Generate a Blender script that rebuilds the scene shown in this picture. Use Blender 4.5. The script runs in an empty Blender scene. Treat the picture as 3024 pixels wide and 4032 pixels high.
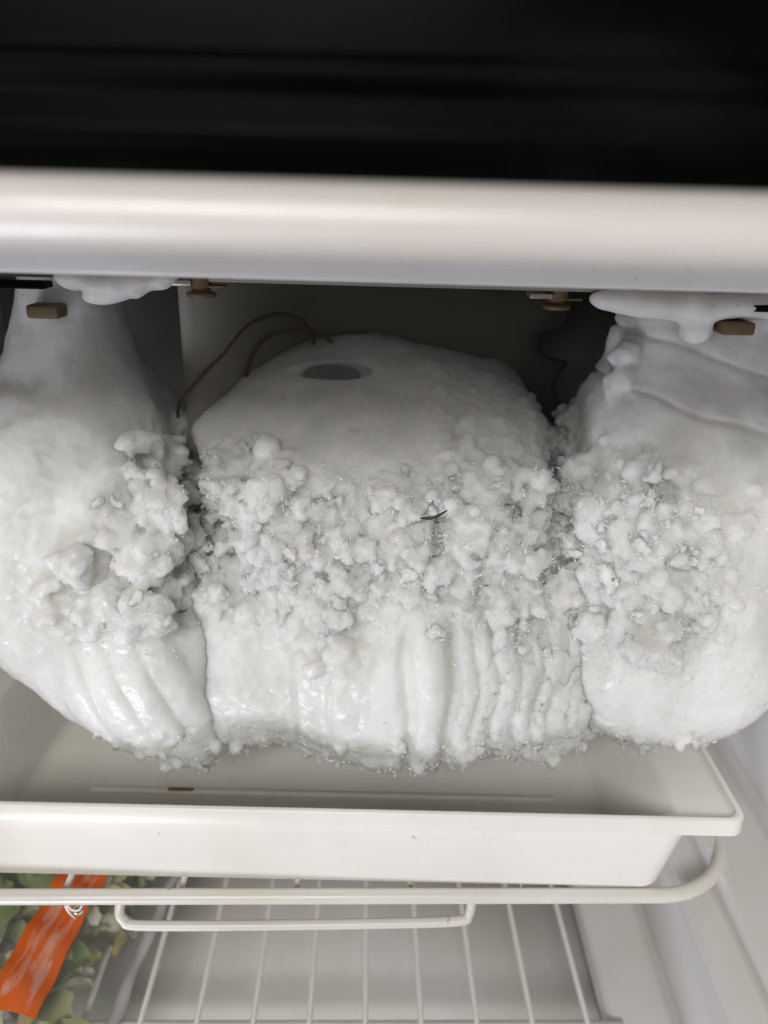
import bpy, math, random
import numpy as np
from mathutils import Matrix, Vector

# ------------------------------------------------------------------ camera, world, lamps, exposure
# metres; x right, y into the refrigerator, z up; z = 0 is the eye level, just at the cabinet's top edge
SC = bpy.context.scene
COL = SC.collection
cd = bpy.data.cameras.new('camera')
cam = bpy.data.objects.new('camera', cd); COL.objects.link(cam)
cd.sensor_fit = 'VERTICAL'; cd.sensor_height = 34.6; cd.lens = 26.0
cd.clip_start = 0.01; cd.clip_end = 50
cd.dof.use_dof = True; cd.dof.focus_distance = 0.375; cd.dof.aperture_fstop = 4.6
cam.rotation_euler = (Matrix.Rotation(math.radians(90 - 22.1), 3, 'X') @ Matrix.Rotation(math.radians(1.55), 3, 'Z')).to_euler()
SC.camera = cam

W = bpy.data.worlds.new('World'); SC.world = W; W.use_nodes = True
bg = W.node_tree.nodes['Background']
bg.inputs[0].default_value = (0.95, 0.97, 1.0, 1); bg.inputs[1].default_value = 0.03

def lamp(name, loc, target, size, power, color):
    l = bpy.data.lights.new(name, 'AREA'); l.shape = 'RECTANGLE'
    l.size, l.size_y = size; l.energy = power; l.color = color
    o = bpy.data.objects.new(name, l); COL.objects.link(o); o.location = loc
    o.rotation_euler = (Vector(target) - Vector(loc)).to_track_quat('-Z', 'Y').to_euler()
lamp('ceiling_lamp', (-0.30, -1.20, 0.72), (0, .33, -.2), (0.9, 0.42), 20, (1.0, 0.975, 0.945))
lamp('glint_fill_lamp', (0.60, -1.5, 0.04), (.0, .30, -.25), (0.22, 0.22), 0.5, (1.0, 0.94, 0.86))  # added small fill for the roof edge highlight, panel edge and ice glints
lamp('cool_fill_lamp', (-0.55, -0.55, -0.88), (.15, .32, -.42), (0.40, 0.30), 7.5, (0.90, 0.90, 1.0))  # added cool fill from below, brightens the lower compartment and side wall
SC.view_settings.view_transform = 'Standard'; SC.view_settings.look = 'None'
SC.view_settings.exposure = 0.0; SC.view_settings.gamma = 1.0
SC.cycles.max_bounces = 8; SC.cycles.transparent_max_bounces = 12
RNG = np.random.default_rng(7); random.seed(7)

# ------------------------------------------------------------------ materials
def material(name, color, rough=.5, **kw):
    m = bpy.data.materials.new(name); m.use_nodes = True
    b = m.node_tree.nodes['Principled BSDF']
    b.inputs['Base Color'].default_value = (*color, 1); b.inputs['Roughness'].default_value = rough
    for k, v in kw.items(): b.inputs[k.replace('_', ' ')].default_value = v
    return m
def nodes(m): return m.node_tree.nodes, m.node_tree.links, m.node_tree.nodes['Principled BSDF']
def noise_node(m, scale, detail=4, rough=.55, vec=None):
    N, L, b = nodes(m)
    n = N.new('ShaderNodeTexNoise'); n.inputs['Scale'].default_value = scale
    n.inputs['Detail'].default_value = detail; n.inputs['Roughness'].default_value = rough
    tc = N.new('ShaderNodeTexCoord')
    if vec:
        mp = N.new('ShaderNodeMapping'); mp.inputs['Scale'].default_value = vec
        L.new(tc.outputs['Object'], mp.inputs[0]); L.new(mp.outputs[0], n.inputs['Vector'])
    else: L.new(tc.outputs['Object'], n.inputs['Vector'])
    return n
def ramp(m, src, stops):
    N, L, b = nodes(m)
    r = N.new('ShaderNodeValToRGB'); L.new(src, r.inputs[0])
    e = r.color_ramp.elements
    while len(e) < len(stops): e.new(.5)
    for q, (p, c) in zip(e, stops):
        q.position = p; q.color = (*c, 1) if len(c) == 3 else c
    return r
def bump(m, src, strength, dist, prev=None):
    N, L, b = nodes(m)
    k = N.new('ShaderNodeBump'); k.inputs['Strength'].default_value = strength; k.inputs['Distance'].default_value = dist
    L.new(src, k.inputs['Height'])
    if prev: L.new(prev.outputs[0], k.inputs['Normal'])
    L.new(k.outputs[0], b.inputs['Normal'])
    return k
def plastic(name, color, rough, speck=True, dirt=(.86, .80, .66)):
    m = material(name, color, rough)
    N, L, b = nodes(m)
    n = noise_node(m, 9, 5)
    c = ramp(m, n.outputs[0], [(.35, tuple(q * .94 * w ** .25 for q, w in zip(color, dirt))), (.62, color)])
    if speck:                                   # small scuffs and specks
        s = noise_node(m, 130, 2, .5, (1, .35, 1)); sr = ramp(m, s.outputs[0], [(.755, (1, 1, 1)), (.80, (.62, .58, .50))])
        mx = N.new('ShaderNodeMix'); mx.data_type = 'RGBA'; mx.blend_type = 'MULTIPLY'; mx.inputs[0].default_value = .8
        L.new(c.outputs[0], mx.inputs[6]); L.new(sr.outputs[0], mx.inputs[7]); L.new(mx.outputs[2], b.inputs['Base Color'])
    else: L.new(c.outputs[0], b.inputs['Base Color'])
    g = noise_node(m, 40, 6); gr = ramp(m, g.outputs[0], [(.3, (rough * .8,) * 3), (.7, (min(1, rough * 1.3),) * 3)])
    L.new(gr.outputs[0], b.inputs['Roughness'])
    bump(m, noise_node(m, 700, 2).outputs[0], .08, .0006)
    return m

def ice_material(name, frost, k=1.0):
    m = material(name, (.88, .87, .85), .5, Subsurface_Weight=1.0, Subsurface_Scale=.014, IOR=1.31)
    N, L, b = nodes(m)
    b.inputs['Subsurface Radius'].default_value = (1.0, .97, .93)
    at = N.new('ShaderNodeAttribute'); at.attribute_name = 'wet'
    n = noise_node(m, 60 * k, 5)
    c = ramp(m, n.outputs[0], [(.3, (.82, .82, .795)), (.6, (.89, .89, .865))])
    cl = noise_node(m, 34 * k, 6, .6, (1, 1, .38)); cr_ = ramp(m, cl.outputs[0], [(.40, (.86, .86, .85)), (.60, (1, 1, 1))])
    mx = N.new('ShaderNodeMix'); mx.data_type = 'RGBA'; mx.blend_type = 'MULTIPLY'; mx.inputs[0].default_value = 1
    L.new(c.outputs[0], mx.inputs[6]); L.new(cr_.outputs[0], mx.inputs[7]); L.new(mx.outputs[2], b.inputs['Base Color'])
    r = ramp(m, at.outputs['Fac'], [(0, (.55, .55, .55)), (1, (.16, .16, .16))])
    rn = noise_node(m, 160 * k, 4, .6); ra_ = N.new('ShaderNodeMath'); ra_.operation = 'MULTIPLY_ADD'; ra_.inputs[1].default_value = .5; ra_.inputs[2].default_value = -.25
    rs = N.new('ShaderNodeMath'); rs.operation = 'ADD'; rs.use_clamp = True
    L.new(rn.outputs[0], ra_.inputs[0]); L.new(ra_.outputs[0], rs.inputs[0]); L.new(r.outputs[0], rs.inputs[1]); L.new(rs.outputs[0], b.inputs['Roughness'])
    w = N.new('ShaderNodeMath'); w.operation = 'MULTIPLY'; w.inputs[1].default_value = .40
    L.new(at.outputs['Fac'], w.inputs[0]); L.new(w.outputs[0], b.inputs['Coat Weight']); b.inputs['Coat Roughness'].default_value = .10
    b1 = bump(m, noise_node(m, 420 * k, 5, .65).outputs[0], .55, .0020)
    b2 = bump(m, noise_node(m, 1500 * k, 3, .6).outputs[0], .45, .0009, b1)
    dry = N.new('ShaderNodeMath'); dry.operation = 'MULTIPLY_ADD'; dry.inputs[1].default_value = -.62; dry.inputs[2].default_value = .62
    L.new(at.outputs['Fac'], dry.inputs[0]); L.new(dry.outputs[0], b1.inputs['Strength']); L.new(dry.outputs[0], b2.inputs['Strength'])
    return m

M = {}
M['cabinet'] = plastic('cabinet_white_plastic', (.84, .80, .77), .24)
M['liner'] = plastic('liner_white_plastic', (.78, .77, .77), .38)
M['tray'] = plastic('tray_ivory_plastic', (.92, .91, .865), .33)
M['rod'] = plastic('white_coated_wire', (.78, .76, .71), .28)
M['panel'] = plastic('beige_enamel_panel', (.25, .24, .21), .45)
M['base'] = plastic('grey_white_base', (.90, .89, .87), .35)
M['wire'] = plastic('shaded_white_wire', (.66, .65, .63), .35)  # lower shelf's white wire, greyed in its colour for the shade there
M['stain'] = material('brown_stain', (.26, .14, .05), .6)
M['black'] = material('black_gloss_plastic', (.006, .006, .007), .22, Specular_IOR_Level=.03)
_n = noise_node(M['black'], 3.0, 6, .6, (1, 1, 9)); _r = ramp(M['black'], _n.outputs[0], [(.35, (.16,) * 3), (.75, (.55,) * 3)])
nodes(M['black'])[1].new(_r.outputs[0], nodes(M['black'])[2].inputs['Roughness'])
_n2 = noise_node(M['black'], 14, 5, .6, (1, 1, 3)); _r2 = ramp(M['black'], _n2.outputs[0], [(.5, (.002, .002, .002)), (.85, (.010, .010, .010))])
nodes(M['black'])[1].new(_r2.outputs[0], nodes(M['black'])[2].inputs['Base Color'])
M['brown'] = plastic('brown_rubber', (.13, .085, .045), .6, False)
M['metal'] = material('dull_metal', (.45, .42, .38), .4, Metallic=.8)
M['cable'] = material('olive_cable', (.10, .088, .038), .6)
M['ice'] = ice_material('glazed_ice', False)
M['frost'] = ice_material('frosted_ice', True)
M['clump'] = ice_material('crumbly_frost', True, .006)
nodes(M['clump'])[2].inputs['Subsurface Scale'].default_value = .0035
M['sliver'] = material('dark_sliver', (.05, .045, .04), .6)

# ------------------------------------------------------------------ object helpers
def mesh_of(name, verts, faces, mat, smooth=True):
    me = bpy.data.meshes.new(name)
    if isinstance(verts, np.ndarray) and isinstance(faces, np.ndarray):
        me.vertices.add(len(verts)); me.vertices.foreach_set('co', verts.astype(np.float32).ravel())
        k = faces.shape[1]; me.loops.add(faces.size); me.loops.foreach_set('vertex_index', faces.astype(np.int32).ravel())
        me.polygons.add(len(faces)); me.polygons.foreach_set('loop_start', np.arange(0, faces.size, k, dtype=np.int32))
        me.update(calc_edges=True); me.validate()
    else:
        me.from_pydata([tuple(v) for v in verts], [], faces); me.update()
    me.polygons.foreach_set('use_smooth', [smooth] * len(me.polygons))
    me.materials.append(mat)
    return me
def obj(name, me, parent=None, world=True):
    o = bpy.data.objects.new(name, me); COL.objects.link(o)
    if parent is not None:
        o.parent = parent
        if world: me.transform(Matrix.Translation(-root_loc(parent)))
    return o
def root_loc(p):
    v = Vector(p.location)
    while p.parent: p = p.parent; v += Vector(p.location)
    return v
def thing(name, label, cat, loc=(0, 0, 0), rz=0, group=None):
    o = bpy.data.objects.new(name, None); COL.objects.link(o); o.empty_display_size = .02
    o.location = loc; o.rotation_euler = (0, 0, rz); o['label'] = label; o['category'] = cat
    if group: o['group'] = group
    return o
def bevel(o, w, seg=3):
    md = o.modifiers.new('bevel', 'BEVEL'); md.width = w; md.segments = seg; md.limit_method = 'ANGLE'; md.angle_limit = math.radians(35)
    return o
def box(x0, x1, y0, y1, z0, z1):
    v = [(x, y, z) for x in (x0, x1) for y in (y0, y1) for z in (z0, z1)]
    f = [(0, 1, 3, 2), (4, 6, 7, 5), (0, 4, 5, 1), (2, 3, 7, 6), (0, 2, 6, 4), (1, 5, 7, 3)]
    return v, f
def extrude(profile, axis, a, b, cuts=1):
    """closed 2-D profile swept along x (profile in y,z) or along y (profile in x,z)"""
    v, f, n = [], [], len(profile)
    for i in range(cuts + 1):
        t = a + (b - a) * i / cuts
        v += [(t, p, q) if axis == 'x' else (p, t, q) for p, q in profile]
    for i in range(cuts):
        for j in range(n):
            f.append((i * n + j, i * n + (j + 1) % n, (i + 1) * n + (j + 1) % n, (i + 1) * n + j))
    f.append(tuple(range(n - 1, -1, -1))); f.append(tuple(cuts * n + j for j in range(n)))
    return v, f
def catmull(pts, k=8):
    p = [Vector(q) for q in pts]; p = [p[0] * 2 - p[1]] + p + [p[-1] * 2 - p[-2]]
    out = []
    for i in range(1, len(p) - 2):
        for j in range(k):
            t = j / k; a, b, c, d = p[i - 1:i + 3]
            out.append(.5 * (2 * b + (c - a) * t + (2 * a - 5 * b + 4 * c - d) * t * t + (3 * b - a - 3 * c + d) * t ** 3))
    out.append(p[-2]); return out
def tube(path, r, n=12):
    path = [Vector(q) for q in path]; v, f = [], []
    ref = Vector((0, 0, 1))
    for i, p in enumerate(path):
        t = (path[min(i + 1, len(path) - 1)] - path[max(i - 1, 0)]).normalized()
        if i == 0 and abs(t.dot(ref)) > .9: ref = Vector((1, 0, 0))
        s = t.cross(ref).normalized(); u = s.cross(t).normalized(); ref = u
        rr = r[i] if hasattr(r, '__len__') else r
        v += [p + rr * (math.cos(2 * math.pi * j / n) * s + math.sin(2 * math.pi * j / n) * u) for j in range(n)]
    for i in range(len(path) - 1):
        for j in range(n): f.append((i * n + j, i * n + (j + 1) % n, (i + 1) * n + (j + 1) % n, (i + 1) * n + j))
    f.append(tuple(range(n - 1, -1, -1))); f.append(tuple((len(path) - 1) * n + j for j in range(n)))
    return v, f

# ------------------------------------------------------------------ the refrigerator
FR = thing('refrigerator', 'white refrigerator cabinet with black gloss fascia and open freezer compartment', 'refrigerator', (-.045, .40, -.62))
XL, XR, YB = -.307, .226, .62
# rounded front edge of the cabinet roof, running back as the roof
pr = [(.60, .0034), (.1735, .0034)]
for k in range(13):
    a = math.radians(90 + 180 * k / 12); pr.append((.1735 + .0079 * math.cos(a), -.0045 + .0079 * math.sin(a)))
pr += [(.60, -.0124)]
obj('roof_edge', mesh_of('roof_edge', *extrude(pr, 'x', -.36, .30, 8), M['cabinet']), FR)
# black fascia above with two shallow ridges
pf = [(.205, .0042), (.1755, .0042), (.1748, .0095), (.1736, .0105), (.1748, .0120), (.1752, .0195), (.1722, .0215), (.1722, .0245), (.1750, .0268), (.1755, .0410), (.178, .0500), (.178, .11), (.205, .11)]
fa = obj('fascia', mesh_of('fascia', *extrude(pf, 'x', -.36, .30, 8), M['black'], False), FR); bevel(fa, .0008)
# rail across the freezer mouth
ra = obj('freezer_rail', mesh_of('freezer_rail', *box(XL, XR, .300, .312, -.0292, -.0122), M['liner']), FR); bevel(ra, .002)
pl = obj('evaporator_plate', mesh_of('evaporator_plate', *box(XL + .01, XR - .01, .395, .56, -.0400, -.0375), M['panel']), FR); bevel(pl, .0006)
obj('back_wall', mesh_of('back_wall', *box(XL, XR, YB, YB + .01, -.62, -.011), M['liner']), FR)
# side walls with moulded shelf ledges, swept from back to front
wr = [(.226, -.011), (.226, -.322), (.222, -.331), (.1945, -.3425), (.1925, -.3445), (.192, -.3545), (.190, -.357), (.180, -.3600), (.178, -.3625), (.1772, -.372), (.181, -.384), (.190, -.420), (.190, -.462), (.186, -.468), (.154, -.4755), (.151, -.478), (.150, -.488), (.156, -.50), (.17, -.62), (.25, -.62), (.25, -.011)]
w = obj('side_wall', mesh_of('side_wall', *extrude(wr, 'y', .185, YB, 10), M['liner'], False), FR); bevel(w, .0016)
wl = [(-.081 - x, z) for x, z in wr]
w = obj('side_wall', mesh_of('side_wall', *extrude(wl[::-1], 'y', .185, YB, 10), M['liner'], False), FR); bevel(w, .0016)
bs = obj('base_panel', mesh_of('base_panel', *box(-.238, .157, .20, YB, -.54, -.515), M['base']), FR)

for x0, x1, z in ((-.215, -.166, -.0425), (.166, .215, -.0440)):  # black strips stand in for the dark gaps by the evaporator plate
    o = obj('gap_strip', mesh_of('gap_strip', *box(x0, x1, .380, .392, z - .0016, z + .0016), M['black']), FR); bevel(o, .0006)
# inner panel of the freezer: its near edge bends towards the mouth; a bite is missing on the other edge
def panel():
    n = 40; v, f = [], []
    outline = []
    tops, bots = -.0405, -.26
    cols = []
    for i in range(n + 1):
        x = -.1095 + (.118 + .1095) * i / n
        t = (x + .1095)
        y = .505 - .095 * math.exp(-(t / .045) ** 2)
        cols.append((x, y))
    rows = [tops + (bots - tops) * j / 56 for j in range(57)]
    nc = len(cols)
    for z in rows:
        # right outline: notch near z=-.082, tapering below
        xm = .118 - max(0, (-.088 - z)) * .16 - .004 * math.sin(z * 160)
        dz = z + .0825
        if abs(dz) < .0095: xm = min(xm, .1060 - math.sqrt(.0095 ** 2 - dz * dz) * 1.1)
        for x, y in cols: v.append((min(x, xm), y, z))
    for j in range(56):
        for i in range(nc - 1): f.append((j * nc + i, j * nc + i + 1, (j + 1) * nc + i + 1, (j + 1) * nc + i))
    return v, f
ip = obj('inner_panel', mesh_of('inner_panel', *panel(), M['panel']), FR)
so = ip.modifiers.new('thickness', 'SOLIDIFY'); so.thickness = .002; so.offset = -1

bk = obj('gap_backing', mesh_of('gap_backing', *box(.060, .205, .532, .536, -.24, -.0405), M['liner']), FR)  # added light sheet, keeps the gap beside the inner panel from going black
def spool(c, s=1.0):
    prof = [(0, .004), (.0052, .004), (.0056, .0035), (.0056, -.001), (.0046, -.0022), (.0046, -.0032), (.0072, -.0040), (.0075, -.0048), (.0072, -.0060), (0, -.0060)]
    v, f, n = [], [], 20
    for r, z in prof:
        for j in range(n):
            a = 2 * math.pi * j / n; v.append((c[0] + s * r * math.cos(a), c[1] + s * r * math.sin(a), c[2] + s * z))
    for i in range(len(prof) - 1):
        for j in range(n): f.append((i * n + j, i * n + (j + 1) % n, (i + 1) * n + (j + 1) % n, (i + 1) * n + j))
    return v, f
for c, d in (((-.0945, .398, -.0415), 1), ((.0885, .42, -.0455), -1)):
    k = obj('mounting_clip', mesh_of('mounting_clip', *spool(c), M['brown'], False), FR)
    b = obj('bracket', mesh_of('bracket', *box(c[0] - .0155, c[0] - .0035, c[1] - .006, c[1] + .006, c[2] - .0005, c[2] + .0022), M['metal'])); b.parent = k
    b.data.transform(Matrix.Translation(-root_loc(FR))); bevel(b, .0006)
    b = obj('bracket', mesh_of('bracket', *box(c[0] + .0035, c[0] + .0125, c[1] - .004, c[1] + .004, c[2] - .0012, c[2] - .0002), M['brown'])); b.parent = k
    b.data.transform(Matrix.Translation(-root_loc(FR))); bevel(b, .0003)
for (x, y, z), (a, h) in (((.1700, .386, -.0540), (.0080, .0031)), ((-.1705, .390, -.0555), (.0080, .0033))):
    b = obj('rubber_buffer', mesh_of('rubber_buffer', *box(x - a, x + a, y - .005, y + .012, z - h, z + h), M['brown']), FR); bevel(b, .0014)

# ------------------------------------------------------------------ ice: signed fields meshed by surface nets
def bspline(n, step, scale, rng_n, off):
    x = (np.arange(n) * step) / scale + off; i = np.floor(x).astype(int); t = (x - i).astype(np.float32)
    A = np.zeros((n, rng_n), np.float32); r = np.arange(n)
    for k, wv in enumerate(((1 - t) ** 3 / 6, (3 * t ** 3 - 6 * t ** 2 + 4) / 6, (-3 * t ** 3 + 3 * t ** 2 + 3 * t + 1) / 6, t ** 3 / 6)):
        A[r, i + k] += wv
    return A
def vnoise(shape, step, scale, rng):
    sc = scale if hasattr(scale, '__len__') else (scale,) * 3
    m = [int(math.ceil(s * step / q)) + 6 for s, q in zip(shape, sc)]
    lat = rng.standard_normal(m).astype(np.float32)
    A = [bspline(s, step, q, k, rng.random()) for s, q, k in zip(shape, sc, m)]
    o = np.tensordot(A[0], lat, (1, 0)); o = np.tensordot(o, A[1], (1, 1)).transpose(0, 2, 1); o = np.tensordot(o, A[2], (2, 1))
    return o * 1.9
def nets(f, org, h):
    s = f < 0
    nx, ny, nz = f.shape
    cnt = np.zeros((nx - 1, ny - 1, nz - 1), np.uint8)
    C = [(a, b, c) for a in (0, 1) for b in (0, 1) for c in (0, 1)]
    for a, b, c in C: cnt += s[a:nx - 1 + a, b:ny - 1 + b, c:nz - 1 + c]
    act = np.argwhere((cnt > 0) & (cnt < 8))
    idx = np.full(cnt.shape, -1, np.int32); idx[tuple(act.T)] = np.arange(len(act))
    val = np.stack([f[act[:, 0] + a, act[:, 1] + b, act[:, 2] + c] for a, b, c in C], 1)
    acc = np.zeros((len(act), 3)); num = np.zeros(len(act))
    for i in range(8):
        for j in range(i + 1, 8):
            d = np.array(C[j]) - np.array(C[i])
            if np.abs(d).sum() != 1: continue
            x = (val[:, i] < 0) != (val[:, j] < 0)
            t = np.where(x, val[:, i] / np.where(x, val[:, i] - val[:, j], 1), 0)
            acc += x[:, None] * (np.array(C[i]) + t[:, None] * d); num += x
    V = (act + acc / num[:, None]) * h + np.array(org)
    Q = []
    for ax in range(3):
        sl0 = [slice(None)] * 3; sl1 = [slice(None)] * 3
        sl0[ax] = slice(0, -1); sl1[ax] = slice(1, None)
        e = s[tuple(sl0)] != s[tuple(sl1)]
        o1, o2 = [k for k in range(3) if k != ax]
        p = np.argwhere(e)
        ok = (p[:, o1] > 0) & (p[:, o2] > 0) & (p[:, o1] < f.shape[o1] - 1) & (p[:, o2] < f.shape[o2] - 1)
        p = p[ok]
        u = np.zeros(3, int); w_ = np.zeros(3, int); u[o1] = 1; w_[o2] = 1
        q = np.stack([idx[tuple((p - u - w_).T)], idx[tuple((p - w_).T)], idx[tuple(p.T)], idx[tuple((p - u).T)]], 1)
        flip = s[tuple(p.T)] != (ax == 1)
        q[~flip] = q[~flip][:, ::-1]
        Q.append(q)
    Q = np.concatenate(Q); Q = Q[(Q >= 0).all(1)]
    return V.astype(np.float32), Q
def largest(V, Q):
    """keeps the biggest connected piece of a quad mesh"""
    lab = np.arange(len(V))
    E = np.concatenate([Q[:, [0, 1]], Q[:, [1, 2]], Q[:, [2, 3]]])
    for _ in range(200):
        m = np.minimum(lab[E[:, 0]], lab[E[:, 1]]); new = lab.copy()
        np.minimum.at(new, lab[E[:, 0]], m); np.minimum.at(new, lab[E[:, 1]], m)
        new = new[new]
        if (new == lab).all(): break
        lab = new
    u, c = np.unique(lab, return_counts=True); keep = lab == u[c.argmax()]
    Q = Q[keep[Q[:, 0]]]; idx = np.cumsum(keep) - 1
    return V[keep], idx[Q]
def smin(a, b, k):
    hh = np.clip(.5 + .5 * (b - a) / k, 0, 1)
    return b + (a - b) * hh - k * hh * (1 - hh)

class Field:
    def __init__(s, lo, hi, h, seed):
        s.h = h; s.org = np.array(lo); s.n = tuple(int(math.ceil((b - a) / h)) + 1 for a, b in zip(lo, hi))
        s.x, s.y, s.z = [np.float32(o + np.arange(n) * h) for o, n in zip(lo, s.n)]
        s.X, s.Y, s.Z = s.x[:, None, None], s.y[None, :, None], s.z[None, None, :]
        s.rng = np.random.default_rng(seed)
        s.f = np.full(s.n, .05, np.float32)
    def slug(s, rows, yb, ry, p):
        r = np.array(sorted(rows)); z = s.z
        # smooth the profile tables
        zz = np.linspace(r[0, 0], r[-1, 0], 60)
        ker = np.array([1, 2, 3, 2, 1.]) / 9
        def tab(c, extra=0):
            t = np.interp(zz, r[:, 0], c); tp = np.pad(t, 2, mode='edge'); tp[0:2] = 2 * t[0] - t[[2, 1]]; tp[-2:] = 2 * t[-1] - t[[-2, -3]]
            return np.interp(z, zz, np.convolve(tp, ker, 'valid')).astype(np.float32)
        xl, xr, yf = tab(r[:, 1]), tab(r[:, 2]), tab(r[:, 3])
        wid = np.maximum((xr - xl) / 2, .002); xc = (xl + xr) / 2
        q = np.abs(s.X - xc) / wid
        e = np.maximum(yf + ry - s.Y, 0) / ry
        f = ((q ** p + e ** p) ** (1 / p) - 1) * np.minimum(wid, ry * 1.2)
        out = np.maximum(s.Z - r[-1, 0], r[0, 0] - s.Z)
        f = np.maximum(f, np.maximum(out, s.Y - (yb if not hasattr(yb, '__len__') else np.interp(z, *yb).astype(np.float32))))
        g = np.sqrt(sum(a * a for a in np.gradient(f, s.h)))
        s.f = (f / np.clip(g, .45, 3)).astype(np.float32)
    def noise(s, scale, seed=None): return vnoise(s.n, s.h, scale, s.rng)
    def blob(s, c, r, k=.003, ax=(1, 1, 1), warp=None, sub=False):
        m = max(r * max(ax) * 1.5, r * max(ax) + k * 2 + .002)
        i0 = [max(0, int((q - m - o) / s.h)) for q, o in zip(c, s.org)]
        i1 = [min(n, int((q + m - o) / s.h) + 2) for q, o, n in zip(c, s.org, s.n)]
        if any(a >= b for a, b in zip(i0, i1)): return
        sl = tuple(slice(a, b) for a, b in zip(i0, i1))
        d = np.sqrt(((s.X[sl[0]] - c[0]) / ax[0]) ** 2 + ((s.Y[:, sl[1]] - c[1]) / ax[1]) ** 2 + ((s.Z[:, :, sl[2]] - c[2]) / ax[2]) ** 2) - r
        if warp is not None: d = d + warp[sl]
        s.f[sl] = -smin(-s.f[sl], d, k) if sub else smin(s.f[sl], d, k)
    def blocks(s, cell, amp, tilt, gap, width, mask, warp, stretch=(1, 1, 1)):
        """breaks the surface into chunky frost blocks: cells of random height and tilt with crevices between"""
        I = np.argwhere((np.abs(s.f) < amp * 1.2 + gap + .0015) & (mask > .02))
        t = tuple(I.T); P = ((I * s.h + np.stack([wp[t] for wp in warp], 1)) / (cell * np.array(stretch))).astype(np.float32)
        base = np.floor(P).astype(np.int32); lo = base.min(0) - 1; base -= lo; P -= lo
        dim = base.max(0) + 2
        T = s.rng.random((*dim, 7)).astype(np.float32); T[..., :3] = .1 + .8 * T[..., :3]
        ix = np.arange(dim[0])[:, None, None]; T[..., 0] += ix; T[..., 1] += np.arange(dim[1])[None, :, None]; T[..., 2] += np.arange(dim[2])[None, None, :]
        T = T.reshape(-1, 7); seeds = np.ascontiguousarray(T[:, :3])
        flat = (base[:, 0] * dim[1] + base[:, 1]) * dim[2] + base[:, 2]
        d1 = np.full(len(P), 9., np.float32); d2 = d1.copy(); best = flat.copy()
        for a in (-1, 0, 1):
            for b in (-1, 0, 1):
                for c in (-1, 0, 1):
                    q = flat + (a * dim[1] + b) * dim[2] + c
                    o = P - seeds[q]; d = np.einsum('ij,ij->i', o, o)
                    n1 = d < d1
                    d2 = np.where(n1, d1, np.minimum(d2, d)); d1 = np.where(n1, d, d1); best = np.where(n1, q, best)
        d1, d2 = np.sqrt(d1), np.sqrt(d2)
        hh = T[best, 3] - .45 + tilt * ((P - seeds[best]) * (T[best, 4:7] - .5)).sum(1)
        disp = amp * hh - gap * np.exp(-((d2 - d1) / width) ** 1.5) - amp * .35 * d1
        s.f[t] -= (disp * mask[t]).astype(np.float32)
    def scatter(s, mask, count, rmin, rmax, sink, k, warp=None, gap=1.2, squash=.25, power=1.5):
        """knobs of frost along the present surface, where mask (x, y, z -> 0..1) allows"""
        near = np.argwhere(np.abs(s.f[::2, ::2, ::2]) < s.h * 1.2) * 2
        near = near[s.rng.permutation(len(near))]
        P = near * s.h + s.org
        keep = s.rng.random(len(P)) < (mask[tuple(near.T)] if isinstance(mask, np.ndarray) else mask(P[:, 0], P[:, 1], P[:, 2])); P = P[keep]; near = near[keep]
        got = np.zeros((0, 4))
        for p, i in zip(P, near):
            if len(got) >= count: break
            r = rmin + (rmax - rmin) * s.rng.random() ** power
            if len(got) and (np.linalg.norm(got[:, :3] - p, axis=1) < gap * (r + got[:, 3]) * .5).any(): continue
            got = np.vstack([got, [*p, r]])
        f0 = s.f
        for x, y, z, r in got:
            i = [min(max(int(round((q - o) / s.h)), 1), n - 2) for q, o, n in zip((x, y, z), s.org, s.n)]
            g = np.array([f0[i[0] + 1, i[1], i[2]] - f0[i[0] - 1, i[1], i[2]], f0[i[0], i[1] + 1, i[2]] - f0[i[0], i[1] - 1, i[2]], f0[i[0], i[1], i[2] + 1] - f0[i[0], i[1], i[2] - 1]])
            g = g / (np.linalg.norm(g) + 1e-9)
            c = np.array((x, y, z)) - g * r * sink
            ax = 1 + squash * s.rng.standard_normal(3).clip(-1.3, 1.3)
            s.blob(c, r, k, ax, warp)
        return got
    def mesh(s, name, mat, wet):
        V, Q = largest(*nets(s.f, s.org, s.h))
        me = mesh_of(name, V, Q, mat)
        a = me.attributes.new('wet', 'FLOAT', 'POINT')
        co = np.empty(len(me.vertices) * 3, np.float32); me.vertices.foreach_get('co', co); co = co.reshape(-1, 3)
        a.data.foreach_set('value', wet(co[:, 0], co[:, 1], co[:, 2]).astype(np.float32))
        return me, co
def band(z, a, b, soft):          # 1 between a (low) and b (high), soft ends
    return np.clip((z - a) / soft + .5, 0, 1) * np.clip((b - z) / soft + .5, 0, 1)

def popcorn(F, zone, warp, a, b, c):
    """rounded snowy lumps in three sizes, small ones growing on big ones"""
    F.scatter(zone, a, .0050, .0105, .38, .0020, warp, 1.15, .22)
    F.scatter(zone, b, .0026, .0056, .12, .0006, warp, 1.0, .25)
    F.scatter(zone, c, .0012, .0026, .08, .0004, warp, .95, .25)
H = .0009
CENTRE = [(-.0785,-.034,-.004,.478),(-.0815,-.066,.022,.464),(-.0887,-.1010,.0530,.440),(-.1010,-.1200,.0815,.413),(-.1160,-.1195,.0940,.385),(-.1307,-.1090,.0925,.362),(-.1522,-.0930,.0890,.348),(-.1736,-.0850,.0885,.340),(-.1942,-.0800,.0925,.335),(-.2138,-.0790,.0995,.328),(-.2309,-.0780,.1030,.325),(-.2516,-.0760,.1030,.326),(-.2700,-.0770,.0990,.329),(-.2850,-.0700,.0900,.334),(-.2930,-.0600,.0600,.341)]
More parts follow.
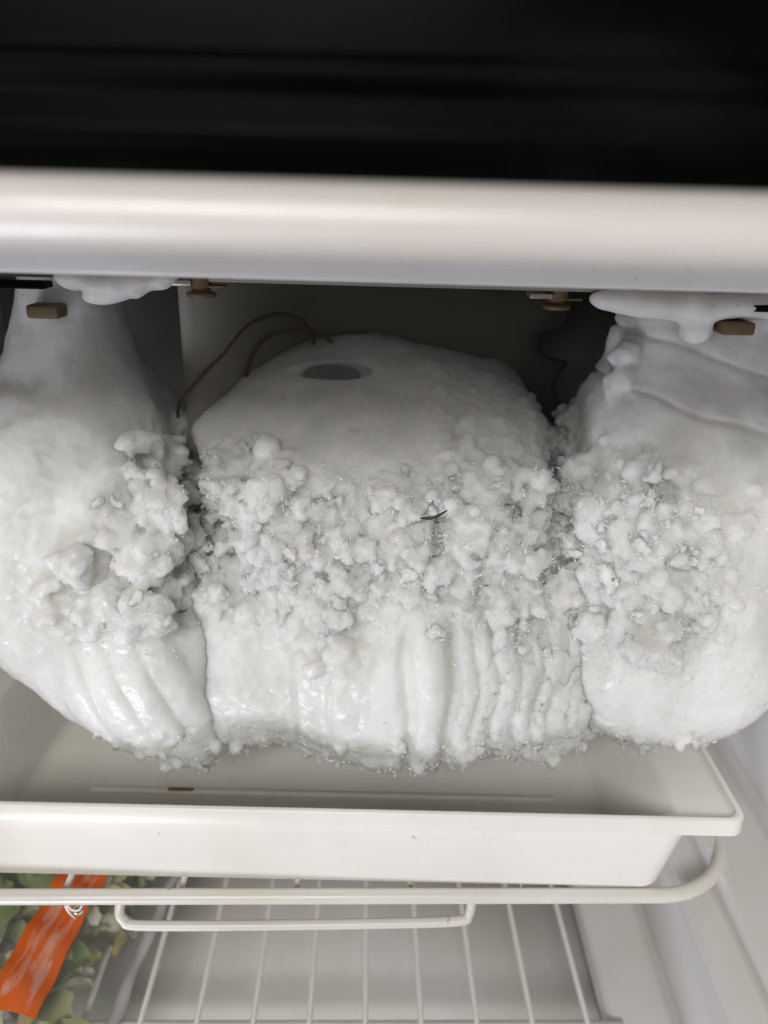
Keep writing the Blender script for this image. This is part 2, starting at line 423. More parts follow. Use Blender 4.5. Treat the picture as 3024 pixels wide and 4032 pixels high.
LEFT = [(-.0400,-.2000,-.1440,.400),(-.0625,-.2060,-.1420,.395),(-.0839,-.2100,-.1390,.385),(-.1037,-.2150,-.1270,.370),(-.1238,-.2200,-.1165,.358),(-.1444,-.2250,-.1085,.348),(-.1657,-.2280,-.1030,.340),(-.1874,-.2300,-.0920,.333),(-.2099,-.2290,-.0820,.327),(-.2356,-.2140,-.0780,.325),(-.2567,-.1920,-.0760,.327),(-.2760,-.1580,-.0760,.331),(-.2900,-.1230,-.0800,.337),(-.2950,-.1130,-.0860,.342)]
RIGHT = [(-.0380,.1210,.2222,.400),(-.0643,.1185,.2226,.390),(-.0808,.1185,.2214,.380),(-.0944,.1090,.2183,.368),(-.1224,.1060,.2180,.352),(-.1450,.1010,.2190,.342),(-.1786,.0970,.2215,.334),(-.2011,.0960,.2235,.328),(-.2261,.0985,.2235,.325),(-.2455,.1000,.2220,.327),(-.2630,.1020,.2120,.331),(-.2730,.1080,.1980,.336),(-.2770,.1180,.1820,.342)]

# ---- the block in the middle
F = Field((-.128, .310, -.302), (.132, .50, -.070), H, 11)
CORE = [(-.146, -.104, .112, .420), (-.160, -.106, .116, .388), (-.185, -.108, .120, .358), (-.215, -.110, .122, .341), (-.250, -.110, .124, .335), (-.278, -.106, .120, .338), (-.290, -.100, .110, .350)]
F.slug(CORE, .47, .02, 3.5); core = F.f.copy()
F.slug(CENTRE, .492, .075, 3.0)
F.f = smin(F.f, core, .004)
big = F.noise(.030); mid = F.noise(.010); fine = F.noise(.0042)
lower = band(F.Z, -.40, -.198, .016); rough = band(F.Z, -.197, -.128, .018); dome = band(F.Z, -.128, .0, .018)
F.f += .0022 * big + mid * (.0007 * dome + .0018 * rough + .0007 * lower)
# fins of the lower lobe: one wide, then five narrow on one side
wob = .004 * F.noise(.022)
xx = F.X + wob
for cx, ww, dep in ((.0245, .0085, .0050), (.0445, .0052, .0036), (.0555, .0050, .0040), (.0665, .0050, .0036), (.0775, .0050, .0034), (.0880, .0046, .0030)):
    F.f -= .75 * lower * dep * np.clip((F.Z + .288) / .022, 0, 1) * np.clip(1 - ((xx - cx) / ww) ** 2, 0, 1) ** .6
for cx, ww, dep in ((.0125, .0030, .0045), (.0365, .0028, .0050), (-.022, .002, .0012), (-.045, .002, .0015)):
    F.f += lower * dep * np.exp(-((xx - cx) / ww) ** 2)
warp = .0011 * fine + .0011 * mid
wv = [.0022 * F.noise(.010) + .0007 * fine for _ in range(3)]
edge = .010 * F.noise((.020, .03, .03)) + .004 * mid
zone = np.broadcast_to(band(F.Z + edge, -.200, -.130, .016), F.n) * (F.Y < .41)
tiny = F.noise(.0026)
warp = .0010 * fine + .0008 * mid + .0006 * tiny
F.blocks(.0200, .0085, 1.2, .0022, .10, zone, wv)
F.blocks(.0095, .0042, 1.4, .0012, .10, zone, [q * .7 for q in wv])
popcorn(F, zone, warp, 70, 330, 900)
F.blocks(.0046, .0009, 1.2, .0003, .14, .35 * lower * np.ones(F.n, np.float32), [q * .4 for q in wv])
# scaly frost on one flank of the dome
F.scatter(lambda x, y, z: band(z, -.140, -.085, .01) * np.clip((x - .012) / .03, 0, 1) * (y < .46), 380, .0022, .0044, .70, .0016, None, .9, .2)
fringe = np.broadcast_to(band(F.Z + .6 * edge, -.40, -.262, .012), F.n)
F.blocks(.0100, .0022, 1.0, .0006, .12, fringe, wv); F.scatter(fringe, 330, .0014, .0042, .15, .0007, warp, .95, .25)
crust = np.broadcast_to(band(F.Z, -.275, -.195, .01) * np.clip((F.X + edge - .032) / .012, 0, 1), F.n)
F.blocks(.0075, .0022, 1.5, .0005, .10, crust, wv, (1, 1, 1.6))
F.f += fine * (.00055 * rough + .00018 * lower + .00012 * dome) + F.noise(.0022) * (.00018 + .00045 * rough + .00012 * lower) + .0004 * tiny * rough
# hollows
F.blob((-.0323, .4350, -.0915), .0066, .0010, (3.7, 1.5, .80), None, True)
F.blob((-.0323, .446, -.1010), .0125, .0015, (1.7, 1.2, .9), None, True)
F.blob((-.0571, .414, -.1020), .0016, .0006, (1.2, 3, .9), .6 * warp, True)
F.blob((-.0156, .389, -.1126), .0024, .0008, (1.3, 3.4, .9), warp, True)
F.blob((-.0110, .388, -.1122), .0012, .0006, (2.2, 3.4, .7), .6 * warp, True)
for t in range(8): F.blob((.0240 + .0004 * t, .343, -.1385 - .003 * t), .0042 - .0002 * abs(t - 3), .0008, (.8, 4.0, 1), warp, True)
for t in range(8): F.blob((-.0645 + .0017 * t, .334, -.2045 + .0019 * t), .0028, .0006, (1, 5.5, 1), None, True)
me, co = F.mesh('ice_centre', M['frost'], lambda x, y, z: .08 + .42 * band(z, -.268, -.208, .02) * np.clip((.034 - x) / .02, .25, 1))
BC = thing('ice_block', 'domed ice block with oval hollow on top and crumbly frost band between grooves', 'ice', (-.005, .41, -.29))
obj('ice_body', me, BC); CO_C = co
SURF = {'c': (BC, F)}

# ---- the block on the side of the package
F = Field((-.250, .312, -.304), (-.062, .49, -.034), H, 23)
F.slug(LEFT, ((-.16, -.115, -.08), (.482, .455, .432)), .060, 2.6)
big = F.noise((.026, .026, .045)); mid = F.noise(.010); fine = F.noise(.0042)
lower = band(F.Z, -.40, -.205, .02); rough = band(F.Z, -.205, -.115, .025)
F.f += .0026 * big + mid * (.0005 + .0010 * rough)
# hanging folds that lean as they fall
sh = F.X + (F.Z + .21) * .35 + .004 * F.noise(.03)
for cx, ww, dep in ((-.164, .008, .0020), (-.147, .008, .0024), (-.131, .009, .0026), (-.1125, .0095, .0040)):
    t = (sh - cx) / ww
    F.f -= lower * dep * np.clip(1 - t * t, 0, 1) ** .5 * (.75 + .5 * np.clip(t, -1, 1))
warp = .0012 * fine + .0016 * mid
for x, y, z, r, ax in ((-.1338, .348, -.1548, .0099, (1, 1, 1)), (-.151, .340, -.1683, .0115, (1.2, 1, .9)), (-.1279, .343, -.1690, .0105, (1.1, 1, 1)), (-.1668, .334, -.1905, .0070, (.9, .8, 1.5)),
                       (-.1349, .337, -.1854, .0095, (1, .9, 1.2)), (-.1125, .338, -.1879, .0082, (1.15, .9, .9)), (-.1146, .358, -.1361, .0099, (1, 1, 1)),
                       (-.1242, .372, -.1172, .0077, (1, 1, 1)), (-.1131, .358, -.146, .0099, (1, 1, 1)), (-.1600, .335, -.1800, .0060, (1.6, .8, .8))):
    F.blob((x, y, z), r, .0014, ax, warp)
wv = [.0022 * F.noise(.010) + .0007 * fine for _ in range(3)]
edge = .010 * F.noise((.020, .03, .03)) + .003 * mid
diag = .10 * (F.X + .13)                                     # the lumps run down towards the outer side
zone = np.broadcast_to(band(F.Z + edge + diag, -.206, -.112, .020) * np.clip((F.X + edge + .125 + .65 * np.clip(-.115 - F.Z, 0, .1)) / .018, 0, 1), F.n) * (F.Y < .43)
F.blocks(.0200, .0060, 1.0, .0012, .12, zone, wv)
tiny = F.noise(.0026)
warp = .0011 * fine + .0009 * mid + .0006 * tiny
F.blocks(.0095, .0030, 1.4, .0009, .11, zone, [q * .7 for q in wv])
F.scatter(zone, 60, .0055, .0110, .42, .0018, warp, 1.12, .25); F.scatter(zone, 150, .0026, .0052, .35, .0012, warp, 1.0, .22); F.scatter(zone, 200, .0012, .0026, .3, .0008, warp, 1., .25)
fringe = np.broadcast_to(band(F.Z + .6 * edge, -.40, -.262, .010) * np.clip((F.X + .16) / .02, 0, 1), F.n)
F.blocks(.0090, .0018, 1.0, .0005, .12, fringe, wv); F.scatter(fringe, 150, .0014, .0038, .15, .0007, warp, .95, .25)
F.f += F.noise(.0022) * (.00016 + .0004 * rough) + .0008 * F.noise((.007, .007, .010)) * band(F.Z, -.16, -.05, .03)
F.f += fine * (.00015 + .0004 * rough)
me, co = F.mesh('ice_left', M['ice'], lambda x, y, z: np.clip(.12 + .55 * band(z, -.30, -.165, .03) * np.clip((-.09 - x) / .04, 0, 1), 0, 1))
BL = thing('ice_block', 'glassy wet ice block with slanting folds above the tray end with the brown stain', 'ice', (-.15, .41, -.29))
obj('ice_body', me, BL); SURF['l'] = (BL, F)

# ---- the block against the ledged wall
F = Field((.082, .312, -.290), (.236, .49, -.030), H, 37)
F.slug(RIGHT, ((-.15, -.125, -.09), (.482, .445, .425)), .062, 2.6)
big = F.noise((.032, .03, .03)); mid = F.noise(.010); fine = F.noise(.0042)
rough = band(F.Z, -.205, -.118, .03) * np.clip((.185 - F.X) / .03, 0, 1)
F.f += .0026 * big + mid * (.0004 + .0010 * rough)
warp = .0011 * fine + .0014 * mid
# cracks between the frozen sheets high up
n1 = F.noise(.020)
F.f += .0026 * np.exp(-((F.Z + .088 + .30 * np.clip(F.X - .135, -.05, .1) + .0035 * n1) / .0014) ** 2) * (F.X > .11) * (F.X < .20)
F.f += .0018 * np.exp(-((F.Z + .0640 + .25 * (F.X - .15) + .003 * n1) / .0014) ** 2) * (F.X > .12)
wv = [.0022 * F.noise(.010) + .0007 * fine for _ in range(3)]
edge = .010 * F.noise((.020, .03, .03)) + .003 * mid
zone = np.broadcast_to(band(F.Z + edge, -.205, -.118, .030) * np.clip((.182 + edge - F.X) / .035, 0, 1), F.n) * (F.Y < .45)
F.blocks(.0180, .0045, 1.0, .0012, .12, zone, wv)
tiny = F.noise(.0026)
warp = .0010 * fine + .0008 * mid + .0006 * tiny
F.blocks(.0095, .0030, 1.4, .0009, .11, zone, [q * .7 for q in wv])
popcorn(F, zone, warp, 55, 170, 420)
for c, r in (((.116, .425, -.118), .010), ((.119, .420, -.105), .009), ((.113, .42, -.133), .009), ((.108, .405, -.150), .008), ((.121, .395, -.086), .009), ((.122, .400, -.072), .008)):
    F.blob(c, r, .003, (1, 1, 1), warp)
fringe = np.broadcast_to(band(F.Z + .6 * edge, -.40, -.258, .010) * np.clip((.20 - F.X) / .03, 0, 1), F.n)
F.blocks(.0100, .0018, 1.0, .0005, .12, fringe, wv); F.scatter(fringe, 130, .0014, .0036, .18, .0007, warp, .95, .25)
F.f += F.noise(.0022) * (.00020 + .00042 * rough) + .0006 * F.noise((.007, .007, .006)) * band(F.Z, -.14, -.03, .03)
F.f += fine * (.00012 + .0004 * rough)
me, co = F.mesh('ice_right', M['frost'], lambda x, y, z: .12 + .5 * band(z, -.262, -.215, .03))
BR = thing('ice_block', 'smooth bellied ice block with rounded frost knobs and cracks beside ledged wall', 'ice', (.155, .41, -.275))
obj('ice_body', me, BR); SURF['r'] = (BR, F)

# ---- frost hanging under the freezer roof
F = Field((-.185, .366, -.064), (-.098, .425, -.028), .0009, 5)
for x, y, z, r, ax in ((-.152, .392, -.040, .009, (1.7, 1.2, .6)), (-.137, .390, -.0425, .0095, (1.7, 1.3, .75)), (-.122, .392, -.0405, .008, (1.6, 1.2, .6)), (-.110, .394, -.038, .005, (1.6, 1.6, .6)), (-.142, .388, -.048, .006, (1.9, 1.2, .6))):
    F.blob((x, y, z), r, .003, ax)
F.f += .0011 * F.noise((.005, .012, .012)) + .0005 * F.noise(.0032)
me, _ = F.mesh('frost_shelf_a', M['ice'], lambda x, y, z: .25 + 0 * x)
o = thing('hanging_frost', 'thin ragged frost hanging from freezer roof beside the metal clip bracket', 'frost', (-.135, .39, -.055))
obj('frost_body', me, o)
F = Field((.090, .362, -.074), (.232, .425, -.026), .0009, 6)
for x, y, z, r, ax in ((.112, .391, -.0430, .0075, (1.8, 1.3, .72)), (.128, .390, -.0445, .0085, (1.9, 1.4, .75)), (.148, .389, -.0455, .009, (1.9, 1.4, .82)), (.172, .392, -.044, .008, (2.2, 1.4, .7)), (.200, .392, -.043, .008, (2.4, 1.4, .8)), (.152, .389, -.056, .006, (1.2, 1.2, 1))):
    F.blob((x, y, z), r, .004, ax)
F.f += .0007 * F.noise(.012) + .0003 * F.noise(.0032)
me, _ = F.mesh('frost_shelf_b', M['frost'], lambda x, y, z: .15 + 0 * x)
o = thing('hanging_frost', 'thick rounded frost slab under freezer roof beside the brown rubber block', 'frost', (.155, .39, -.065))
obj('frost_body', me, o)

# ---- loose frost clumps and fine grains on the crumbly bands
CLUMPS = []
for k in range(9):
    g = Field((-1.6,) * 3, (1.6,) * 3, .10, 100 + k)
    g.f = (np.sqrt((g.X / (1.0 + .25 * g.rng.random())) ** 2 + (g.Y / .8) ** 2 + (g.Z / (.75 + .2 * g.rng.random())) ** 2) - .95).astype(np.float32)
    for q in range(5):                                        # a few flat broken faces
        d = g.rng.standard_normal(3); d /= np.linalg.norm(d)
        g.f = -smin(-g.f, -(g.X * d[0] + g.Y * d[1] + g.Z * d[2] - .62).astype(np.float32), .12)
    g.f += .20 * g.noise(.60) + .12 * g.noise(.28) + .05 * g.noise(.17)
    V, Q = largest(*nets(g.f, g.org, g.h))
    me = mesh_of('frost_clump', V, Q, M['clump'])
    a = me.attributes.new('wet', 'FLOAT', 'POINT'); a.data.foreach_set('value', [.12] * len(me.vertices))
    CLUMPS.append(me)
def strew(key, mask, count, rmin, rmax, sink, ngrain, gmask):
    root, F = SURF[key]; rl = root_loc(root)
    near = np.argwhere(np.abs(F.f) < F.h * .7); near = near[F.rng.permutation(len(near))]
    P = near * F.h + F.org
    def grad(i):
        i = np.clip(i, 1, np.array(F.n) - 2)
        g = np.stack([F.f[i[:, 0] + 1, i[:, 1], i[:, 2]] - F.f[i[:, 0] - 1, i[:, 1], i[:, 2]], F.f[i[:, 0], i[:, 1] + 1, i[:, 2]] - F.f[i[:, 0], i[:, 1] - 1, i[:, 2]], F.f[i[:, 0], i[:, 1], i[:, 2] + 1] - F.f[i[:, 0], i[:, 1], i[:, 2] - 1]], 1)
        return g / (np.linalg.norm(g, axis=1)[:, None] + 1e-9)
    N = grad(near)
    front = (N[:, 1] < .1)
    keep = front & (F.rng.random(len(P)) < mask(P[:, 0], P[:, 1], P[:, 2]))
    got = np.zeros((0, 4))
    for p, n in zip(P[keep], N[keep]):
        if len(got) >= count: break
        r = rmin + (rmax - rmin) * F.rng.random() ** 1.8
        if len(got) and (np.linalg.norm(got[:, :3] - p, axis=1) < .75 * (r + got[:, 3])).any(): continue
        got = np.vstack([got, [*p, r]])
        o = bpy.data.objects.new('frost_clump', CLUMPS[int(F.rng.integers(len(CLUMPS)))]); COL.objects.link(o); o.parent = root
        o.location = Vector(p - n * r * sink) - rl; o.scale = tuple(r * (1 + .25 * F.rng.standard_normal(3).clip(-1, 1)))
        o.rotation_euler = tuple(F.rng.random(3) * 6.28)
    keep = front & (F.rng.random(len(P)) < gmask(P[:, 0], P[:, 1], P[:, 2]))
    G, GN = P[keep][:ngrain], N[keep][:ngrain]
    m = len(G); r = (.00030 + .0006 * F.rng.random(m) ** 2)[:, None, None]
    base = np.array([(.55, 0, 0), (-.55, 0, 0), (0, .22, 0), (0, -.22, 0), (0, 0, 2.0), (0, 0, -1.2)])
    q = F.rng.standard_normal((m, 3, 3)); q, _ = np.linalg.qr(q)
    V = np.einsum('kj,mij->mki', base, q) * r * (1 + .5 * F.rng.random((m, 6, 1))) + (G + GN * .0002)[:, None, :]
    T = np.array([(0, 2, 4), (2, 1, 4), (1, 3, 4), (3, 0, 4), (2, 0, 5), (1, 2, 5), (3, 1, 5), (0, 3, 5)])
    FQ = (T[None] + 6 * np.arange(m)[:, None, None]).reshape(-1, 3)
    me = mesh_of('frost_grains', V.reshape(-1, 3), FQ, M['grain'], False)
    o = obj('frost_grains', me, root); o['kind'] = 'stuff'
M['grain'] = material('ice_grain', (.80, .80, .78), .30, IOR=1.31)
strew('c', lambda x, y, z: band(z, -.200, -.128, .012) * (y < .39), 40, .0022, .0060, .45, 15000, lambda x, y, z: band(z, -.202, -.126, .03) * (y < .40) + .35 * (z < -.262) + .25 * (x > .034) * (z < -.19) + .05 * (x > .03) * (z > -.13) + .012)
strew('l', lambda x, y, z: band(z, -.200, -.140, .02) * np.clip((x + .150) / .03, 0, 1) * (y < .39), 18, .0025, .0065, .5, 4200, lambda x, y, z: band(z, -.215, -.13, .02) * np.clip((x + .15) / .05, 0, 1) + .3 * (z < -.262) * (x > -.15) + .008)
strew('r', lambda x, y, z: band(z, -.190, -.130, .012) * np.clip((.178 - x) / .02, 0, 1) * (y < .39), 26, .0030, .0070, .55, 7000, lambda x, y, z: band(z, -.225, -.125, .02) * np.clip((.20 - x) / .05, 0, 1) + .25 * (z < -.258) + .012)

# a dark sliver stuck in the frost
o = obj('dark_sliver', mesh_of('dark_sliver', *tube(catmull([(.0175, .3385, -.1402), (.0235, .3345, -.1380), (.0300, .3390, -.1360)], 4), [.0004, .0007, .0009, .0009, .0008, .0008, .0006, .0005, .0003], 8), M['sliver']))
o['label'] = 'thin dark sliver stuck in the crumbly frost of the domed ice block'; o['category'] = 'splinter'

# ------------------------------------------------------------------ cables on the inner panel
def cable(pts, label):
    o = obj('cable', mesh_of('cable', *tube(catmull(pts, 10), .0010, 10), M['cable']))
    o['label'] = label; o['category'] = 'cable'; o['group'] = 'olive cables in the freezer'
cable([(x, y - .009, z) for x, y, z in ((-.124, .470, -.150), (-.120, .440, -.122), (-.112, .416, -.104), (-.103, .415, -.094), (-.090, .432, -.080), (-.080, .448, -.068), (-.066, .468, -.064), (-.052, .478, -.068), (-.046, .480, -.078), (-.044, .482, -.095))], 'olive cable arching high across the beige panel behind the domed ice')
cable([(x, y - .009, z) for x, y, z in ((-.086, .470, -.130), (-.083, .452, -.106), (-.080, .444, -.094), (-.0765, .448, -.084), (-.070, .458, -.0755), (-.058, .470, -.0735), (-.044, .476, -.0735), (-.030, .480, -.085))], 'short olive cable curving low behind the top of the domed ice')

# ------------------------------------------------------------------ drip tray
TR = thing('drip_tray', 'ivory plastic drip tray with wide flange under the ice', 'tray', (-.0390, .43, -.340), math.radians(.35))
def rrect(hx, hy, r, n=7):
    out = []
    for cx, cy, a0 in ((hx - r, hy - r, 0), (-hx + r, hy - r, 90), (-hx + r, -hy + r, 180), (hx - r, -hy + r, 270)):
        for k in range(n):
            a = math.radians(a0 + 90 * k / (n - 1)); out.append((cx + r * math.cos(a), cy + r * math.sin(a)))
    return out
def loft(rings, cap0=True, cap1=True):
    v, f = [], []
    n = len(rings[0][0])
    for pts, z in rings: v += [(x, y, z) for x, y in pts]
    for i in range(len(rings) - 1):
        for j in range(n): f.append((i * n + j, i * n + (j + 1) % n, (i + 1) * n + (j + 1) % n, (i + 1) * n + j))
    if cap0: f.append(tuple(range(n - 1, -1, -1)))
    if cap1: f.append(tuple((len(rings) - 1) * n + j for j in range(n)))
    return v, f
HX, HY = .2265, .1300
rr = [(rrect(HX - .037, HY - .0105, .010), .0000), (rrect(HX - .034, HY - .0080, .011), .0010), (rrect(HX - .0325, HY - .0068, .012), .0035), (rrect(HX - .0212, HY - .0052, .014), .0445), (rrect(HX - .0016, HY - .0052, .010), .0450),
      (rrect(HX - .0004, HY - .0007, .008), .0447), (rrect(HX, HY, .008), .0455), (rrect(HX - .0003, HY - .0003, .008), .0540), (rrect(HX - .0010, HY - .0011, .008), .0550), (rrect(HX - .0022, HY - .0022, .007), .0552), (rrect(HX - .0034, HY - .0034, .007), .0545), (rrect(HX - .0042, HY - .0044, .007), .0510), (rrect(HX - .0056, HY - .0058, .007), .0500),
      (rrect(HX - .0285, HY - .0080, .010), .0490), (rrect(HX - .0325, HY - .0100, .012), .0465), (rrect(HX - .0520, HY - .0160, .014), .0070), (rrect(HX - .0550, HY - .0180, .014), .0042), (rrect(HX - .060, HY - .022, .014), .0035)]
tb = obj('basin', mesh_of('basin', *loft(rr), M['tray']), TR, False)
md = tb.modifiers.new('sharp', 'EDGE_SPLIT'); md.split_angle = math.radians(42)
for y, x0, x1 in ((-.0615, -.135, .147), (-.0050, -.150, -.085)):
    rb = obj('rib', mesh_of('rib', *loft([(rrect((x1 - x0) / 2, .0022, .0019), .0030), (rrect((x1 - x0) / 2, .0020, .0017), .0050), (rrect((x1 - x0) / 2 - .0006, .0012, .001), .0056)]), M['tray']), TR, False)
    rb.location = ((x0 + x1) / 2, y, 0)
st = obj('stain', mesh_of('stain', *loft([(rrect(.0080, .0013, .0012), .00535), (rrect(.0078, .0011, .001), .0060)]), M['stain']), TR, False); st.location = (-.080, -.0617, 0)

# ------------------------------------------------------------------ upper wire shelf under the tray
WS = thing('wire_shelf', 'thick white wire shelf holding the drip tray, with a low front loop', 'shelf', (-.046, .43, -.3435), math.radians(2.0))
fx, fy, cr = .2460, .1290, .050
path = [(-fx, fy, 0)]
for k in range(11):
    a = math.radians(180 + 90 * k / 10); path.append((-fx + cr + cr * math.cos(a), -fy + cr + cr * math.sin(a), 0))
path += [(x, -fy, 0) for x in (-.10, 0, .10)]
for k in range(11):
    a = math.radians(270 + 90 * k / 10); path.append((fx - cr + cr * math.cos(a), -fy + cr + cr * math.sin(a), 0))
path.append((fx, fy, 0))
obj('frame', mesh_of('shelf_frame', *tube(path, .0040, 16), M['rod']), WS, False)
lp = catmull([(-.092, -fy + .004, -.002), (-.0925, -fy - .002, -.008), (-.090, -fy - .004, -.0125), (-.082, -fy - .005, -.0150), (-.03, -fy - .005, -.0152), (.04, -fy - .0045, -.0148), (.086, -fy - .004, -.0138), (.093, -fy - .002, -.0110), (.095, -fy + .003, -.003)], 8)
obj('front_loop', mesh_of('front_loop', *tube(lp, .0026, 14), M['rod']), WS, False)
cw = mesh_of('cross_wire', *tube([(0, -fy, 0), (0, fy, 0)], .0016, 8), M['rod'])
for k in range(7):
    o = obj('cross_wire', cw, WS, False); o.location = (-.186 + k * .062, 0, -.0042)

# ------------------------------------------------------------------ lower wire shelf
LS = thing('wire_shelf', 'thin white wire shelf of close parallel wires carrying the salad bag', 'shelf', (-.06, .43, -.474), math.radians(1.6))
obj('front_rod', mesh_of('front_rod', *tube([(-.24, -.110, 0), (.2145, -.110, 0)], .0030, 12), M['wire']), LS, False)
obj('rear_rod', mesh_of('rear_rod', *tube([(-.24, .16, 0), (.2145, .16, 0)], .0025, 12), M['wire']), LS, False)
sw = mesh_of('wire', *tube([(0, -.113, 0), (0, .163, 0)], .0018, 10), M['wire'])
for k in range(13):
    o = obj('wire', sw, LS, False); o.location = (-.222 + k * .0345, 0, .0032)

# ------------------------------------------------------------------ bag of salad greens on the lower shelf
BG = thing('salad_bag', 'clear plastic bag of green leaves with orange printed band on lower shelf', 'bag', (-.224, .372, -.469), math.radians(-5))
HW, HD, HT = .070, .118, .050
def pillow(u, v, k=0):
    """top sheet of the bag, u, v in -1..1"""
    e = max(0, (1 - abs(u) ** 2.6)) ** .55 * max(0, (1 - abs(v) ** 3.2)) ** .5
    wr_ = .0022 * math.sin(9 * u + 4 * v) * math.sin(7 * v - 2 * u) + .0014 * math.sin(23 * v + 5 * u)
    return Vector((u * HW, v * HD, .004 + (HT - .004) * e + wr_ * min(1, 3 * e) + k))
film = material('clear_film', (.92, .92, .90), .12, Alpha=.10, IOR=1.45)
n = 40; v, f = [], []
for i in range(n + 1):
    for j in range(n + 1): v.append(pillow(-1 + 2 * i / n, -1 + 2 * j / n))
b0 = len(v)
for i in range(n + 1):
    for j in range(n + 1):
        p = pillow(-1 + 2 * i / n, -1 + 2 * j / n); v.append((p.x, p.y, .0015 if 0 < i < n and 0 < j < n else p.z))
for i in range(n):
    for j in range(n):
        a = i * (n + 1) + j; f.append((a, a + n + 1, a + n + 2, a + 1)); f.append((b0 + a, b0 + a + 1, b0 + a + n + 2, b0 + a + n + 1))
obj('film', mesh_of('film', v, f, film), BG, False)
# sealed seam along the edges of the film
seam = material('film_seam', (.62, .58, .60), .35, Alpha=.75)
v, f = [], []
for j in range(n + 1):
    q = -1 + 2 * j / n; z = .0045 + .0012 * math.sin(21 * q)
    v += [(HW - .001, q * HD, z), (HW + .006 + .0012 * math.sin(13 * q), q * HD, z - .001), (HW + .006 + .0012 * math.sin(13 * q), q * HD, z - .0015), (HW - .001, q * HD, z - .0008)]
for j in range(n):
    for k in range(4): f.append((j * 4 + k, j * 4 + (k + 1) % 4, j * 4 + 4 + (k + 1) % 4, j * 4 + 4 + k))
obj('seam', mesh_of('seam', v, f, seam), BG, False)
# orange band: flat print on the film with unreadable small print
lab = material('orange_print', (.72, .13, .015), .35)
N_, L_, b_ = nodes(lab)
tx = noise_node(lab, 150, 3, .6, (1, .22, 1)); sp = noise_node(lab, 30, 3, .6, (1.6, .9, 1))
t1 = ramp(lab, tx.outputs[0], [(.46, (0, 0, 0)), (.62, (1, 1, 1))]); t2 = ramp(lab, sp.outputs[0], [(.42, (0, 0, 0)), (.56, (1, 1, 1))])
tc = N_.new('ShaderNodeTexCoord'); sx = N_.new('ShaderNodeSeparateXYZ'); L_.new(tc.outputs['Object'], sx.inputs[0])
mr = N_.new('ShaderNodeMath'); mr.operation = 'COMPARE'; mr.inputs[1].default_value = .0290; mr.inputs[2].default_value = .0095; L_.new(sx.outputs[0], mr.inputs[0])
ma = N_.new('ShaderNodeMath'); ma.operation = 'MULTIPLY'; L_.new(t1.outputs[0], ma.inputs[0]); L_.new(mr.outputs[0], ma.inputs[1])
mc = N_.new('ShaderNodeMath'); mc.operation = 'MULTIPLY'; mc.inputs[1].default_value = .5; L_.new(ma.outputs[0], mc.inputs[0])
mx = N_.new('ShaderNodeMix'); mx.data_type = 'RGBA'; mx.inputs[6].default_value = (.72, .13, .015, 1); mx.inputs[7].default_value = (.75, .50, .42, 1)
L_.new(mc.outputs[0], mx.inputs[0]); L_.new(mx.outputs[2], b_.inputs['Base Color'])
v, f = [], []
na, nb = 14, 40
for i in range(na + 1):
    for j in range(nb + 1):
        u = .20 + (.62 - .20) * i / na; q = -.66 + (.97 + .66) * j / nb
        v.append(pillow(u, q, .0009))
for i in range(na):
    for j in range(nb):
        a = i * (nb + 1) + j; f.append((a, a + nb + 1, a + nb + 2, a + 1))
o = obj('printed_band', mesh_of('printed_band', v, f, lab), BG, False)
v, f = [], []
for i in range(na + 1):
    for j in range(7):
        v.append(pillow(-.98 + (.14 + .98) * i / na, -.66 + .26 * j / 6, .0009))
for i in range(na):
    for j in range(6):
        a = i * 7 + j; f.append((a, a + 7, a + 8, a + 1))
# greens inside: curled leaf pieces
leafm = []
for nm, c in (('leaf_green', (.25, .36, .11)), ('leaf_pale', (.52, .56, .26)), ('leaf_yellow', (.58, .50, .20)), ('leaf_white', (.72, .70, .56)), ('leaf_purple', (.34, .05, .16))):
    m = material(nm, c, .45, Subsurface_Weight=.15, Subsurface_Scale=.003)
    N2, L2, b2 = nodes(m); nn = noise_node(m, 90, 4); rr_ = ramp(m, nn.outputs[0], [(.35, tuple(q * .6 for q in c)), (.65, c)]); L2.new(rr_.outputs[0], b2.inputs['Base Color']); leafm.append(m)
def leaf_mesh(m, s):
    r = random.Random(s); v, f = [], []
    L1, W1, cu, tw = 1, .55 + .2 * r.random(), .5 + .5 * r.random(), r.uniform(-.6, .6)
    for i in range(9):
        t = -1 + i / 4; wv = W1 * math.sqrt(max(.02, 1 - t * t * .96)) * (1 + .12 * math.sin(5 * t + s))
        for j in range(5):
            q = -1 + j / 2; v.append((t * L1, q * wv, cu * .35 * (q * q) - cu * .4 * t * t + .09 * math.sin(6 * t + 3 * q + s) + tw * .3 * t * q))
    for i in range(8):
        for j in range(4): a = i * 5 + j; f.append((a, a + 5, a + 6, a + 1))
    return mesh_of('leaf', v, f, m)
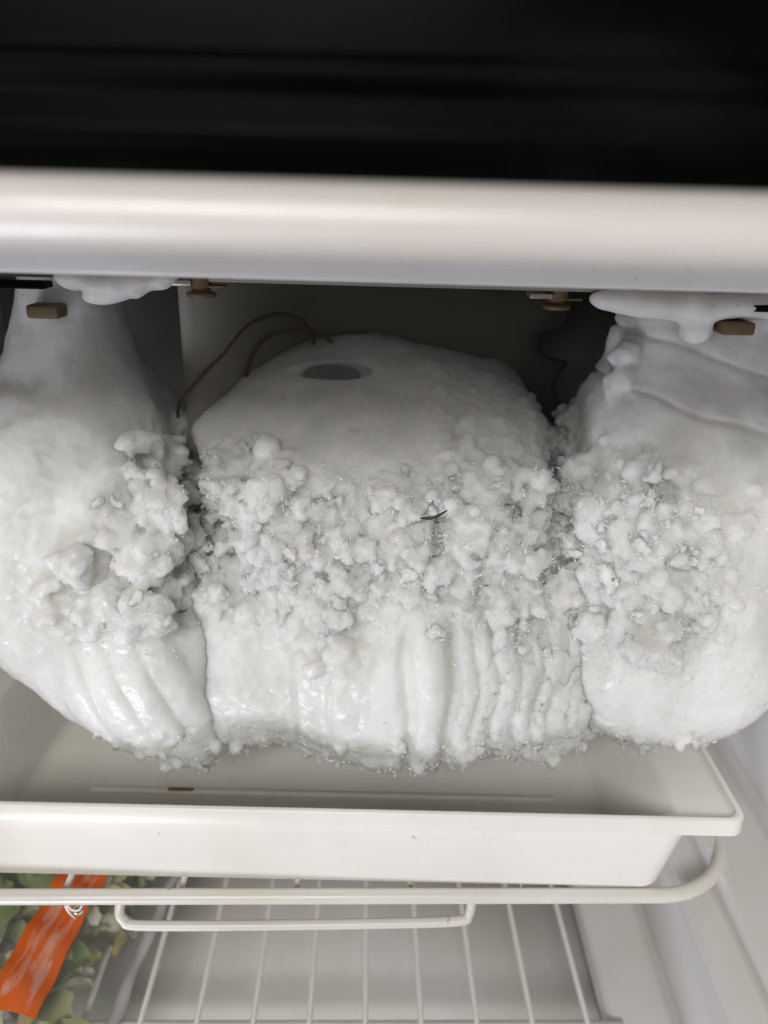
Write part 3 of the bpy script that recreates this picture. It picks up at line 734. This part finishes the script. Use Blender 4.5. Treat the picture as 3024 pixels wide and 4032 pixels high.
leaves = [leaf_mesh(leafm[k], k * 3 + q) for k in range(5) for q in range(3)]
r = random.Random(4)
for k in range(200):
    u, q = r.uniform(-.92, .90), r.uniform(-.95, .95); top = pillow(u, q).z
    edge = abs(u) > .62
    kind = r.choice([1, 2, 3, 3] if (u > .5 or q < -.72) else [0, 0, 1, 1, 3])
    if q < -.75 and r.random() < .3: kind = 4
    s = min(r.uniform(.012, .022) * (.5 if kind > 1 else 1), max(.004, (top - .004) * .62))
    o = obj('leaf', leaves[kind * 3 + r.randrange(3)], BG, False)
    o.scale = (s, s, s * .7); o.rotation_euler = (r.uniform(-.5, .5), r.uniform(-.5, .5), r.uniform(0, 6.28))
    o.location = (u * (HW - .004), q * (HD - .006), max(.004, top - s * .75 - r.random() ** 2 * top * .5))

# torn film scrap with a water drop hanging on the shelf's thick front wire
TF = thing('film_scrap', 'torn clear film scrap with water drop hanging from thick front wire', 'scrap', (-.1575, .2985, -.3530))
wat = material('water_drop', (.95, .97, .97), .04, Transmission_Weight=1.0, IOR=1.33)
v, f = [], []
for i in range(13):
    a = math.pi * i / 12
    for j in range(16):
        b = 2 * math.pi * j / 16; v.append((.0030 * math.sin(a) * math.cos(b), .0024 * math.sin(a) * math.sin(b), .0026 * math.cos(a) - .0022))
for i in range(12):
    for j in range(16): f.append((i * 16 + j, i * 16 + (j + 1) % 16, (i + 1) * 16 + (j + 1) % 16, (i + 1) * 16 + j))
obj('drop', mesh_of('drop', v, f, wat), TF, False)
sm = material('white_film', (.80, .80, .78), .3)
pts = catmull([(-.0052, -.001, .003), (-.0040, -.002, 0), (-.0022, -.0024, -.003), (-.0006, -.002, -.0062)], 6)
obj('torn_strip', mesh_of('torn_strip', *tube(pts, [.0011 * (1 - .85 * i / (len(pts) - 1)) for i in range(len(pts))], 8), sm), TF, False)
pts = catmull([(-.0045, -.001, .003), (-.0015, -.0028, .0015), (.002, -.0026, .0012), (.0035, -.001, .003)], 6)
obj('torn_strip', mesh_of('torn_strip', *tube(pts, .0006, 8), sm), TF, False)
